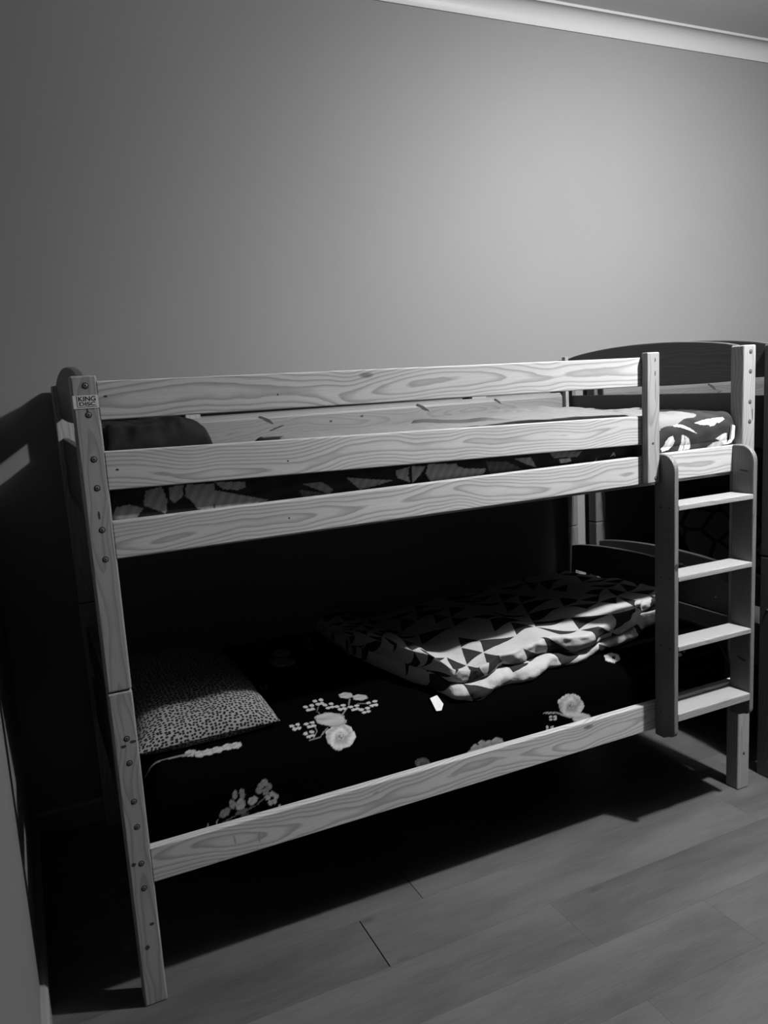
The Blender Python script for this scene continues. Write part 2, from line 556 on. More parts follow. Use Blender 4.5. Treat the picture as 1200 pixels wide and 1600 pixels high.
# ------------------------------------------------------------------ bedding
def att_mat(name, attr, rough=.9, wrinkle=.4, bd=.004, sc=14, spec=.1):
    k = N(name, rough, spec)
    at = k.n('ShaderNodeAttribute'); at.attribute_name = attr
    k.col(at.outputs['Color'])
    tc = k.n('ShaderNodeTexCoord')
    h = k.math('ADD', k.math('MULTIPLY', k.noise(tc.outputs['Object'], sc, 4), 1.0), k.math('MULTIPLY', k.noise(tc.outputs['Object'], 420, 1), .05))
    k.bump(h, wrinkle, bd)
    return k.m

def grid_mesh(name, P, mat, tone=None, attr='tone', closed_u=False, uv=None):
    """P: (nu, nv, 3) array of points"""
    nu, nv = P.shape[:2]
    idx = np.arange(nu * nv).reshape(nu, nv)
    if closed_u:
        a = idx; b = np.roll(idx, -1, 0)
    else:
        a = idx[:-1]; b = idx[1:]
    F = np.stack([a[:, :-1], b[:, :-1], b[:, 1:], a[:, 1:]], -1).reshape(-1, 4)
    c = P.reshape(-1, 3); ctr = (c.min(0) + c.max(0)) / 2; ctr[2] = c[:, 2].min()
    me = bpy.data.meshes.new(name)
    me.from_pydata((c - ctr).tolist(), [], F.tolist())
    me.update()
    for p in me.polygons: p.use_smooth = True
    if tone is not None:
        ca = me.color_attributes.new(attr, 'FLOAT_COLOR', 'POINT')
        t = tone.reshape(-1)
        buf = np.ones((len(t), 4), dtype=np.float32); buf[:, :3] = t[:, None]
        ca.data.foreach_set('color', buf.reshape(-1))
    if uv is not None:
        ul = me.uv_layers.new(name='UVMap')
        li = np.empty(len(me.loops), dtype=np.int32); me.loops.foreach_get('vertex_index', li)
        ul.data.foreach_set('uv', uv.reshape(-1, 2)[li].astype(np.float32).reshape(-1))
    return link(name, me, mat, None, Vector(ctr.tolist()))

def fnoise(x, y, s, seed=0):
    return noise.noise(Vector((x * s + seed * 7.3, y * s - seed * 3.1, seed * 1.7)))
FLOWERS = [
(.6279,.2706,-.0131,-.0265,-.0013,.0017,.2000,2),
(.6001,.2311,-.0190,-.0195,-.0007,.0023,.2000,2),
(.5157,.1723,-.0169,-.0129,-.0009,.0016,.2000,2),
(.4872,.1613,-.0162,-.0002,.0002,.0019,.2000,2),
(.5002,.1889,-.0015,-.0116,-.0014,-.0001,.2000,2),
(.4896,.1704,-.0107,-.0098,-.0008,.0011,.2000,2),
(.5376,.2742,-.0109,-.0194,-.0007,.0018,.1500,2),
(.5295,.2460,.0015,-.0131,-.0015,-.0014,.1500,2),
(.6589,.2436,.0166,-.0090,-.0011,-.0025,.1500,2),
(.5553,.1506,.0395,-.0103,-.0121,-.0348,.6000,1),
(.5488,.2100,.0383,-.0172,-.0106,-.0246,.4200,3),
(.6379,.3203,.0173,-.0110,-.0088,-.0214,.4200,3),
(.6672,.2863,.0184,-.0116,-.0085,-.0197,.4200,3),
(.5462,.3228,.0057,-.0036,-.0032,-.0089,.4500,0),
(.5647,.3235,.0057,-.0036,-.0033,-.0089,.4500,0),
(.5589,.2999,.0057,-.0036,-.0033,-.0087,.4500,0),
(.5467,.2995,.0057,-.0036,-.0032,-.0087,.4500,0),
(.5102,.2986,.0056,-.0035,-.0030,-.0086,.4500,0),
(.5282,.2992,.0057,-.0036,-.0031,-.0086,.4500,0),
(.5229,.2763,.0056,-.0035,-.0031,-.0085,.4500,0),
(.5110,.2760,.0056,-.0035,-.0030,-.0084,.4500,0),
(.5616,.2835,.0056,-.0035,-.0033,-.0086,.4500,0),
(.5799,.2840,.0057,-.0036,-.0034,-.0086,.4500,0),
(.5741,.2614,.0057,-.0032,-.0031,-.0079,.4500,0),
(.5620,.2612,.0057,-.0032,-.0030,-.0078,.4500,0),
(.5866,.2579,.0057,-.0031,-.0030,-.0076,.4500,0),
(.6048,.2583,.0057,-.0032,-.0031,-.0076,.4500,0),
(.6002,.2397,.0059,-.0027,-.0026,-.0064,.4500,0),
(.5881,.2395,.0059,-.0027,-.0026,-.0063,.4500,0),
(.6198,.2412,.0059,-.0027,-.0027,-.0065,.4500,0),
(.6381,.2415,.0059,-.0028,-.0028,-.0065,.4500,0),
(.6341,.2252,.0060,-.0024,-.0024,-.0057,.4500,0),
(.6220,.2251,.0060,-.0024,-.0024,-.0056,.4500,0),
(.6731,.2410,.0060,-.0028,-.0029,-.0065,.4500,0),
(.6918,.2413,.0060,-.0028,-.0030,-.0066,.4500,0),
(.6874,.2249,.0061,-.0024,-.0026,-.0057,.4500,0),
(.6750,.2248,.0061,-.0024,-.0026,-.0057,.4500,0),
(.6410,.2177,.0061,-.0023,-.0023,-.0054,.4500,0),
(.6592,.2179,.0061,-.0023,-.0024,-.0054,.4500,0),
(.6562,.2042,.0061,-.0021,-.0021,-.0049,.4500,0),
(.6441,.2041,.0061,-.0021,-.0021,-.0049,.4500,0),
(.4441,.2185,.0058,-.0022,-.0018,-.0052,.4500,0),
(.4610,.2186,.0058,-.0022,-.0018,-.0052,.4500,0),
(.4591,.2053,.0058,-.0020,-.0017,-.0047,.4500,0),
(.4479,.2053,.0058,-.0020,-.0016,-.0047,.4500,0),
(.4820,.2129,.0058,-.0022,-.0018,-.0050,.4500,0),
(.4991,.2131,.0059,-.0022,-.0019,-.0050,.4500,0),
(.4972,.2001,.0059,-.0020,-.0017,-.0046,.4500,0),
(.4859,.2001,.0059,-.0020,-.0017,-.0046,.4500,0),
(.4699,.1828,.0059,-.0018,-.0014,-.0041,.4500,0),
(.4867,.1828,.0059,-.0018,-.0015,-.0041,.4500,0),
(.4858,.1721,.0059,-.0017,-.0014,-.0039,.4500,0),
(.4746,.1721,.0059,-.0017,-.0013,-.0039,.4500,0),
(.5913,.7648,.0267,-.0177,-.0112,-.0351,.3000,3),
(.5689,.6858,.0376,-.0248,-.0135,-.0420,.3500,1),
(.5491,.9025,.0057,-.0038,-.0032,-.0112,.1500,0),
(.5673,.9054,.0057,-.0038,-.0033,-.0113,.1500,0),
(.5615,.8759,.0056,-.0038,-.0033,-.0110,.1500,0),
(.5495,.8741,.0056,-.0038,-.0032,-.0110,.1500,0),
(.7023,.8628,.0057,-.0038,-.0039,-.0112,.1500,0),
(.7213,.8655,.0057,-.0039,-.0040,-.0112,.1500,0),
(.7138,.8361,.0056,-.0038,-.0039,-.0110,.1500,0),
(.7013,.8344,.0056,-.0038,-.0039,-.0109,.1500,0),
(.6855,.7800,.0055,-.0037,-.0037,-.0105,.1500,0),
(.7039,.7823,.0055,-.0037,-.0038,-.0105,.1500,0),
(.6968,.7546,.0055,-.0037,-.0037,-.0103,.1500,0),
(.6846,.7532,.0054,-.0036,-.0037,-.0103,.1500,0),
(.4496,.5206,.0049,-.0031,-.0024,-.0082,.1500,0),
(.4650,.5218,.0049,-.0032,-.0025,-.0083,.1500,0),
(.4610,.4999,.0049,-.0031,-.0024,-.0081,.1500,0),
(.4508,.4992,.0049,-.0031,-.0024,-.0081,.1500,0),
(.1876,.0141,.0039,.0100,.0019,-.0012,.3000,2),
(.2121,.0205,.0029,.0071,.0014,-.0009,.4000,2),
(.2401,.0204,.0248,.0070,.0007,-.0019,.1200,2),
(.2862,.0319,.0282,.0062,.0007,-.0020,.1200,2),
(.3251,.0459,.0165,.0099,.0011,-.0018,.1200,2),
(.2625,.0789,.0061,-.0023,-.0023,-.0126,.3200,3),
(.2795,.0768,.0073,-.0010,.0006,-.0146,.2800,3),
(.2534,.0570,.0077,-.0008,.0009,-.0129,.3300,3),
(.2731,.0498,.0109,-.0058,-.0048,-.0156,.4200,3),
(.2336,.0405,.0131,.0072,.0052,-.0092,.2500,3),
(.3040,.0520,.0119,.0050,.0047,-.0097,.5000,3),
(.3191,.0078,.0226,-.0034,.0005,-.0103,.1000,3),
(.2820,.0148,.0109,-.0033,-.0012,-.0138,.1000,3),
(.2754,.0309,.0176,.0015,.0013,-.0057,.1500,3),
(.3371,.0889,.0089,-.0024,-.0011,-.0089,.2800,3),
(.3474,.0772,.0080,-.0023,-.0007,-.0083,.2800,3),
(.3377,.0663,.0090,-.0026,-.0008,-.0094,.2800,3),
(.3221,.0736,.0090,-.0026,-.0008,-.0094,.2800,3),
(.3270,.0829,.0079,-.0022,-.0008,-.0081,.2800,3),
(.3532,.0556,.0070,-.0020,-.0006,-.0072,.4500,3),
(.3624,.0465,.0070,-.0020,-.0006,-.0073,.4500,3),
(.3583,.0342,.0065,-.0019,-.0006,-.0067,.4500,3),
(.3473,.0337,.0064,-.0019,-.0006,-.0067,.4500,3),
(.3423,.0494,.0075,-.0022,-.0007,-.0078,.4500,3),
(.3688,.0179,.0021,-.0010,-.0014,-.0052,.5000,0),
(1.1953,.0675,.0273,-.0065,-.0001,-.0029,.3500,2),
(1.2465,.0479,.0316,-.0162,-.0011,-.0026,.3500,2),
(1.3094,.0247,.0367,-.0116,-.0020,-.0152,.6000,3),
(1.2716,.0734,.0474,-.0111,-.0010,-.0356,.6000,1),
(1.1970,.0553,.0061,-.0015,-.0001,-.0035,.5500,0),
(1.2133,.0514,.0062,-.0015,-.0001,-.0035,.5500,0),
(1.1981,.0461,.0061,-.0015,-.0001,-.0035,.5500,0),
(1.2131,.0437,.0062,-.0015,-.0001,-.0035,.5500,0),
(1.1838,.0270,.0061,-.0015,-.0001,-.0035,.5500,0),
(1.2001,.0230,.0061,-.0015,-.0001,-.0036,.5500,0),
(1.1849,.0178,.0061,-.0015,-.0001,-.0035,.5500,0),
(1.1999,.0153,.0061,-.0015,-.0001,-.0036,.5500,0),
(1.4034,.0088,.0074,-.0018,-.0001,-.0049,.6000,0),
(.9240,.0121,.0135,-.0035,-.0005,-.0105,.3800,3),
(.9420,.0228,.0161,-.0042,-.0006,-.0125,.3800,3),
(.9635,.0132,.0187,-.0049,-.0006,-.0145,.3800,3),
(.9613,.0333,.0124,-.0032,-.0004,-.0096,.3800,3),
(.9861,.0229,.0176,-.0045,-.0006,-.0136,.3800,3),
(1.0116,.0222,.0216,-.0055,-.0007,-.0165,.3800,3),
(.9349,.0047,.0247,-.0065,-.0009,-.0192,.3800,3),
(.7726,.0252,.0231,-.0062,-.0009,-.0153,.1500,1),
(.7454,.0099,.0632,-.0051,.0005,-.0034,.3000,2),
(.8398,.0039,.0449,-.0017,.0007,-.0035,.3000,2),
(.7713,.0033,.0515,-.0036,.0007,-.0046,.6000,0),
(.8433,.0147,.0070,-.0001,.0008,-.0035,.3000,0),
(.9067,-.0007,.0321,.0029,.0018,-.0053,.4500,2),
(.1818,.2162,.0144,-.0022,-.0015,-.0121,.4500,3),
(.2015,.2061,.0145,-.0021,-.0015,-.0113,.4500,3),
(.2234,.2048,.0146,-.0021,-.0016,-.0112,.4500,3),
(.2460,.2060,.0147,-.0021,-.0017,-.0114,.4500,3),
(.2723,.2078,.0149,-.0021,-.0019,-.0116,.4500,3),
(.2928,.2063,.0150,-.0022,-.0020,-.0115,.4500,3),
(.0922,.2143,.0283,.0027,.0001,-.0036,.2000,2),
(.1487,.2143,.0367,-.0029,-.0003,-.0036,.2000,2),
(1.4759,.1838,.0232,-.0095,-.0139,-.0159,.5500,3),
(1.4807,.1825,.0068,-.0019,-.0042,-.0054,.0300,2),
(1.7203,.1390,.0085,-.0018,-.0038,-.0057,.5000,0),
(1.7437,.1471,.0061,-.0014,-.0031,-.0042,.2000,0),
(1.7678,.0165,.0090,-.0020,.0000,-.0057,.2000,0),
(1.7075,.0212,.0106,-.0024,.0000,-.0067,.1200,0),
]
LEAVES = [
(0.62, [(1.7616, 1.2375), (1.8001, 1.2438), (1.8469, 1.2461), (1.885, 1.2457), (1.8867, 1.2398), (1.8598, 1.2303), (1.8534, 1.233), (1.8409, 1.2247), (1.8221, 1.2227), (1.8189, 1.2275), (1.7848, 1.2301)]),
(0.62, [(1.6638, 1.238), (1.6846, 1.2398), (1.7086, 1.2358), (1.7389, 1.2233), (1.7665, 1.2053), (1.7573, 1.2083), (1.7359, 1.2168), (1.7026, 1.2283), (1.6787, 1.2324)]),
(0.55, [(1.6269, 1.1695), (1.6387, 1.1797), (1.6417, 1.1906), (1.655, 1.203), (1.6683, 1.2052), (1.6781, 1.1898), (1.6728, 1.1745), (1.6579, 1.1646), (1.6313, 1.1602)]),
(0.5, [(1.7042, 1.2057), (1.7147, 1.2038), (1.7163, 1.1935), (1.7208, 1.184), (1.7164, 1.1617), (1.7089, 1.1556), (1.6968, 1.1578), (1.7058, 1.1808)]),
(0.5, [(1.7171, 1.2024), (1.7329, 1.1944), (1.7453, 1.1729), (1.7423, 1.1595), (1.7179, 1.157), (1.7224, 1.1794)]),
(0.6, [(1.8478, 1.1827), (1.873, 1.1946), (1.8921, 1.1977), (1.8973, 1.1763), (1.9152, 1.1678), (1.896, 1.1601), (1.864, 1.1605), (1.8766, 1.171)]),
(0.3, [(1.8135, 1.1578), (1.8416, 1.1716), (1.8733, 1.1736), (1.8895, 1.1629), (1.864, 1.1558)]),
(0.4, [(0.1306, 1.2075), (0.1665, 1.2137), (0.1752, 1.1821), (0.1701, 1.152), (0.1234, 1.176)]),
(0.45, [(0.18, 1.2102), (0.2142, 1.2127), (0.2096, 1.1864), (0.1901, 1.1722), (0.183, 1.1812)]),
(0.45, [(0.2202, 1.212), (0.2835, 1.2073), (0.278, 1.1492), (0.2411, 1.1537), (0.2269, 1.1762), (0.2156, 1.1857)]),
(0.45, [(0.2838, 1.2115), (0.3552, 1.204), (0.3562, 1.1911), (0.3365, 1.1869), (0.3031, 1.1927)]),
(0.4, [(0.2821, 1.1929), (0.3148, 1.1829), (0.41, 1.1551), (0.3374, 1.1485), (0.2801, 1.149)]),
(0.35, [(0.0521, 1.1525), (0.0662, 1.1787), (0.0932, 1.1816), (0.1228, 1.17), (0.1052, 1.1498)]),
(0.3, [(0.4928, 1.185), (0.5467, 1.1833), (0.5727, 1.1621), (0.5627, 1.1516), (0.5333, 1.1664)]),
(0.35, [(0.6087, 1.1884), (0.6712, 1.1778), (0.7355, 1.1682), (0.6958, 1.1605), (0.644, 1.1542)]),
(0.15, [(0.4858, 1.1716), (0.5688, 1.1509), (0.6438, 1.1513), (0.5679, 1.1394), (0.4958, 1.1477)]),
(0.45, [(0.7435, 1.1912), (0.7839, 1.198), (0.7792, 1.1757), (0.7848, 1.157), (0.749, 1.1727)]),
(0.45, [(0.7906, 1.1986), (0.831, 1.1947), (0.8127, 1.1722), (0.7915, 1.1563)]),
(0.45, [(0.8382, 1.2), (0.9214, 1.1921), (0.9346, 1.1722), (0.9698, 1.1562), (0.8979, 1.1481), (0.8425, 1.1539), (0.83, 1.1766)]),
(0.45, [(0.9053, 1.1936), (0.9471, 1.1772), (1.0122, 1.1708), (1.0042, 1.1559), (0.946, 1.1524), (0.8823, 1.1559)]),
(0.35, [(1.1027, 1.1888), (1.1566, 1.189), (1.175, 1.1581), (1.1405, 1.1712)]),
(0.55, [(1.251, 1.1738), (1.2916, 1.1733), (1.2954, 1.163), (1.2588, 1.1612)]),
(0.55, [(1.4324, 1.1603), (1.4473, 1.1773), (1.4558, 1.1581), (1.4472, 1.1692)]),
(0.5, [(1.3743, 1.1569), (1.3872, 1.1645), (1.3828, 1.1548)]),
(0.25, [(1.2197, 1.1963), (1.3332, 1.1895), (1.3163, 1.1744), (1.2351, 1.1785)]),
(0.12, [(1.013, 1.1896), (1.0798, 1.1833), (1.1398, 1.1518), (1.0262, 1.1536)]),
]

def box_shell(x0, x1, y0, y1, zb, ztop, step, yfine=None):
    """profile (front bottom -> front top -> back top -> back bottom) swept along x, ends closed"""
    ys = np.arange(y0, y1, step)
    return ys

# --- lower mattress with the black floral cover
def cover_profile():
    pts = [(.029, .370 + .01 * i) for i in range(8)]
    pts += [(.169 - .14 * math.cos(t * math.pi / 2 / 60), .45 + .10 * math.sin(t * math.pi / 2 / 60)) for t in range(0, 61)]
    pts += [(.169 + .697 * i / 140, .55 + .006 * i / 140) for i in range(1, 141)]
    return np.array(pts)
CP = cover_profile()
CS = np.concatenate([[0], np.cumsum(np.hypot(*np.diff(CP, axis=0).T))])
def zt(y): return np.interp(y, CP[7:, 0], CP[7:, 1])
def paint_flowers(X, Y):
    T = np.full(X.shape, .0012)
    for (cx, cy, ax, ay, bx, by, tone, kind) in FLOWERS:
        tone = tone * .62
        det = ax * by - ay * bx
        if abs(det) < 1e-12: continue
        dx, dy = X - cx, Y - cy
        u = (dx * by - dy * bx) / det; v = (dy * ax - dx * ay) / det
        r = np.sqrt(u * u + v * v); th = np.arctan2(v, u)
        if kind == 1:      # rose: scalloped rim, spiral petals, darker heart
            rim = .96 + .035 * np.sin(th * 4 + .6) + .025 * np.sin(th * 7 + 2) + .015 * np.sin(th * 13)
            m = r < rim
            q = r * 8.5 + .9 * th + .8 * np.sin(th * 2 + 1) + .5 * np.sin(th * 5)
            sh = .78 + .22 * np.sin(q) + .06 * np.sin(th * 15 + r * 6) * (r > .5)
            sh = np.where(r < .20, .50 + .3 * np.sin(th + r * 20), sh) * np.where((r > .20) & (r < .40), .80, 1.0)
            T = np.where(m, tone * sh, T)
        elif kind == 3:    # petal with veins and a darker edge
            m = r < 1 + .06 * np.sin(th * 6)
            sh = .90 + .10 * np.sin(v * 5 + 2.2 * np.sin(u * 2)) - .25 * (r > .88) - .2 * (np.abs(v + .15 * u) < .06)
            T = np.where(m, tone * sh, T)
        else:
            T = np.where(r < 1, tone, T)
    return T
SHEET = att_mat('black_floral_cotton', 'tone', .9, .25, .004, 9, 0.0)
def lower_mattress(name, xoff, flowers, label):
    step = .003 if flowers else .02
    x0, x1 = .056, 1.924
    ys = np.arange(0, CS[-1], step)              # arc length over the rounded front edge
    xs = np.arange(x0, x1, step)
    X, S = np.meshgrid(xs, ys, indexing='ij')
    Y = np.interp(S, CS, CP[:, 0]); Z = np.interp(S, CS, CP[:, 1])
    W = np.zeros_like(X)
    for sc, am, sd in ((3.0, .0035, 1), (9.0, .0016, 2), (21.0, .0008, 3)):
        px = X * sc; py = S * sc
        W += am * (np.sin(px * 2.1 + 1.3 * np.sin(py + sd)) * np.cos(py * 1.7 + sd + .8 * np.sin(px * .7)))
    Z = Z + W * np.clip((S - .02) / .1, 0, 1)
    ed = np.minimum(np.minimum((X - x0), (x1 - X)), (.868 - Y))
    Z = np.maximum(Z - .05 * np.clip(1 - ed / .05, 0, 1) ** 2, .3688)
    tone = paint_flowers(X, S) if flowers else np.full(X.shape, .03)
    P = np.stack([X + xoff, Y, Z], -1)
    # skirts: front, back, ends drop to the slats
    zb = .3685
    def drop(A):
        B = A.copy(); B[..., 2] = zb; return B
    P = np.concatenate([drop(P[:, :1]), P, drop(P[:, -1:])], 1)
    P = np.concatenate([drop(P[:1]), P, drop(P[-1:])], 0)
    tone = np.concatenate([tone[:, :1], tone, tone[:, -1:]], 1); tone = np.concatenate([tone[:1], tone, tone[-1:]], 0)
    o = grid_mesh(name, P, SHEET, tone)
    return tag(o, label, 'mattress')
m_low = lower_mattress('mattress', 0, True, 'lower bunk mattress under a black cover printed with pale roses')
m_low2 = lower_mattress('mattress', 2.075, False, 'dark mattress in the lower bunk of the second bed, behind the ladder')

# --- closed cushion shape from two height fields
def cushion(name, x0, x1, y0, y1, zb, h, mat, rot=0.0, nx=60, ny=60, corner=.10, tilt=(0, 0), seed=1, wr=.006, flat=.012, ends=1.0, p=2.6, lean=None):
    us = np.linspace(-1, 1, nx); vs = np.linspace(-1, 1, ny)
    cx, cy = (x0 + x1) / 2, (y0 + y1) / 2; hx, hy = (x1 - x0) / 2, (y1 - y0) / 2
    top = np.zeros((nx, ny, 3)); bot = np.zeros((nx, ny, 3)); uvt = np.zeros((nx, ny, 2))
    cr, sr = math.cos(rot), math.sin(rot)
    for i, u in enumerate(us):
        for j, v in enumerate(vs):
            pin = 1 - corner * (1 - u * u) * abs(v) ** 3 * .6
            pin2 = 1 - corner * (1 - v * v) * abs(u) ** 3 * .6
            lx, ly = u * hx * pin2, v * hy * pin
            f = max(0, (1 - abs(u) ** p)) ** .5 * max(0, (1 - abs(v) ** p)) ** .5
            w = wr * (fnoise(u, v, 2.2, seed) + .5 * fnoise(u, v, 5.5, seed + 3))
            wx, wy = cx + lx * cr - ly * sr, cy + lx * sr + ly * cr
            zbase = zb + tilt[0] * lx + tilt[1] * ly
            top[i, j] = (wx, wy, zbase + flat + (h - flat) * f + w * f)
            bot[i, j] = (wx, wy, zbase + flat - flat * min(1, f * 2.5))
    du = np.linalg.norm(np.diff(top, axis=0), axis=2); dv = np.linalg.norm(np.diff(top, axis=1), axis=2)
    uvt[1:, :, 0] = np.cumsum(du, 0); uvt[:, 1:, 1] = np.cumsum(dv, 1)
    uvt[..., 0] -= uvt[nx // 2:nx // 2 + 1, :, 0]; uvt[..., 1] -= uvt[:, ny // 2:ny // 2 + 1, 1]
    P = np.concatenate([top, bot[::-1]], 0); UV = np.concatenate([uvt, uvt[::-1] + 3.0], 0)
    if lean is not None:
        ang, px_, pz_ = lean          # rotate about x axis through (y=px_, z=pz_)
        y, z = P[..., 1] - px_, P[..., 2] - pz_
        P[..., 1] = px_ + y * math.cos(ang) - z * math.sin(ang)
        P[..., 2] = pz_ + y * math.sin(ang) + z * math.cos(ang)
    return grid_mesh(name, P, mat, None, closed_u=True, uv=UV)

# pillow with dark speckles, on the lower bunk
def speckle():
    k = N('speckled_cotton', .9, .1)
    uv = k.n('ShaderNodeUVMap').outputs[0]
    s = k.sep(uv)
    warp = k.noise(uv, 9, 2)
    vx = k.comb(k.math('ADD', s[0], k.math('MULTIPLY', warp, .02)), k.math('MULTIPLY', s[1], 1.25), 0.0)
    vo = k.n('ShaderNodeTexVoronoi', voronoi_dimensions='2D'); vo.inputs['Scale'].default_value = 100
    vo.inputs['Randomness'].default_value = .62
    k.l(vx, vo.inputs['Vector'])
    k.col(k.ramp(vo.outputs['Distance'], [(0, .008), (.30, .012), (.40, .17), (1, .21)]))
    tc = k.n('ShaderNodeTexCoord')
    k.bump(k.noise(tc.outputs['Object'], 14, 4), .5, .006)
    return k.m
tag(cushion('pillow', .056, .415, .118, .80, .547, .094, speckle(), nx=90, ny=110, corner=.03, seed=4, wr=.010, p=3.2, flat=.022),
    'pale pillow with small dark speckles on the lower bunk by the left post', 'pillow')

# dark pillow on the upper bunk
def dark_cloth():
    k = N('dark_mottled_cotton', .9, .1)
    tc = k.n('ShaderNodeTexCoord')
    k.col(k.ramp(k.noise(tc.outputs['Object'], 22, 5, .65), [(.3, .006), (.7, .019)]))
    k.bump(k.noise(tc.outputs['Object'], 10, 4), .5, .008)
    return k.m
DARK = dark_cloth()
tag(cushion('pillow', .062, .322, .14, .72, 1.2365, .116, DARK, nx=70, ny=70, corner=.04, seed=9, wr=.016, p=9.0, flat=.02),
    'dark mottled pillow on the upper bunk behind the guard rails', 'pillow')

# --- upper mattress and its leaf printed cover
def in_poly(X, Z, pts):
    ins = np.zeros(X.shape, bool); n = len(pts)
    for i in range(n):
        xa, za = pts[i]; xb, zb = pts[(i + 1) % n]
        if za == zb: continue
        c = ((za > Z) != (zb > Z)) & (X < (xb - xa) * (Z - za) / (zb - za) + xa)
        ins ^= c
    return ins
def paint_leaves(X, Z):
    T = np.full(X.shape, .018)
    bg = .5 + .5 * np.sin(X * 61 + 3 * np.sin(Z * 40)) * np.sin(X * 23 + Z * 90)
    T = T + .014 * bg
    for tone, pts in LEAVES:
        m = in_poly(X, Z, pts)
        cx = sum(p[0] for p in pts) / len(pts); cz = sum(p[1] for p in pts) / len(pts)
        ribs = .88 + .12 * np.sin((X * 1.0 - Z * .6) * 260)
        T = np.where(m, tone * ribs, T)
    return T
LEAF = att_mat('leaf_print_cotton', 'tone', .85, .3, .004, 16)
def sweep_profile(name, prof, xs, mat, paint=None, wave=0.0, seed=2, edge=.03, topfn=None, endshape=None):
    """prof: list of (y, z) from front bottom over the top to back bottom; swept along xs"""
    pr = np.array(prof, float); n = len(prof)
    P = np.zeros((len(xs), n, 3)); s = np.concatenate([[0], np.cumsum(np.hypot(np.diff(pr[:, 0]), np.diff(pr[:, 1])))])
    cz = pr[:, 1].min(); cyc = pr[:, 0].mean()
    UV = np.zeros((len(xs), n, 2))
    for i, x in enumerate(xs):
        e = min(x - xs[0], xs[-1] - x); f = min(1, e / edge); q = math.sqrt(max(0, 1 - (1 - f) ** 2))
        for j in range(n):
            y, z = pr[j]
            y = cyc + (y - cyc) * (.97 + .03 * q); z = cz + (z - cz) * (.35 + .65 * q)
            w = wave * (fnoise(x, s[j], 9, seed) + .5 * fnoise(x, s[j], 23, seed + 1))
            up = 1 if z > cz + .02 else 0
            P[i, j] = (x, y, z + w * up)
            if topfn: P[i, j] = topfn(*P[i, j])
            UV[i, j] = (x, s[j])
    # close the two ends
    A = P[:1].copy(); B = P[-1:].copy()
    for E in (A, B):
        E[..., 1] = cyc; E[..., 2] = cz + .0
    P = np.concatenate([A, P, B], 0); UV = np.concatenate([UV[:1], UV, UV[-1:]], 0)
    P = np.concatenate([P, P[:, :1] * 0 + np.stack([P[:, :1, 0], P[:, :1, 1] + .002, P[:, :1, 2]], -1)], 1)
    UV = np.concatenate([UV, UV[:, :1]], 1)
    tone = paint(P) if paint else None
    return grid_mesh(name, P, mat, tone, uv=UV)

def arc(cy, cz, r, a0, a1, n):
    return [(cy + r * math.cos(math.radians(a0 + (a1 - a0) * i / n)), cz + r * math.sin(math.radians(a0 + (a1 - a0) * i / n))) for i in range(n + 1)]
def dens(pts, d):
    out = [pts[0]]
    for a, b in zip(pts, pts[1:]):
        n = max(1, int(math.hypot(b[0] - a[0], b[1] - a[1]) / d))
        out += [(a[0] + (b[0] - a[0]) * i / n, a[1] + (b[1] - a[1]) * i / n) for i in range(1, n + 1)]
    return out
def leafpaint(P):
    T = paint_leaves(P[..., 0], P[..., 2])
    top = P[..., 1] > .075
    return np.where(top, .05 + .10 * (np.sin(P[..., 0] * 35 + 2 * np.sin(P[..., 1] * 22)) > .3), T)
mp = dens([(.045, 1.1065), (.036, 1.115)], .003) + dens([(.036, 1.115), (.035, 1.215)], .002)[1:] + arc(.053, 1.217, .018, 180, 90, 6)[1:] + dens([(.053, 1.235), (.84, 1.235), (.858, 1.22), (.858, 1.1065)], .03)[1:]
um = sweep_profile('mattress', mp, np.arange(.054, 1.941, .003), LEAF, leafpaint, wave=.0015, seed=5, edge=.02)
tag(um, 'upper bunk mattress under a dark cover with pale leaf print, behind the guard rails', 'mattress')

um2 = um.copy(); COL.objects.link(um2); um2.location.x += 2.075
um2['label'] = 'upper mattress of the second bunk bed at the right edge, nearly hidden'

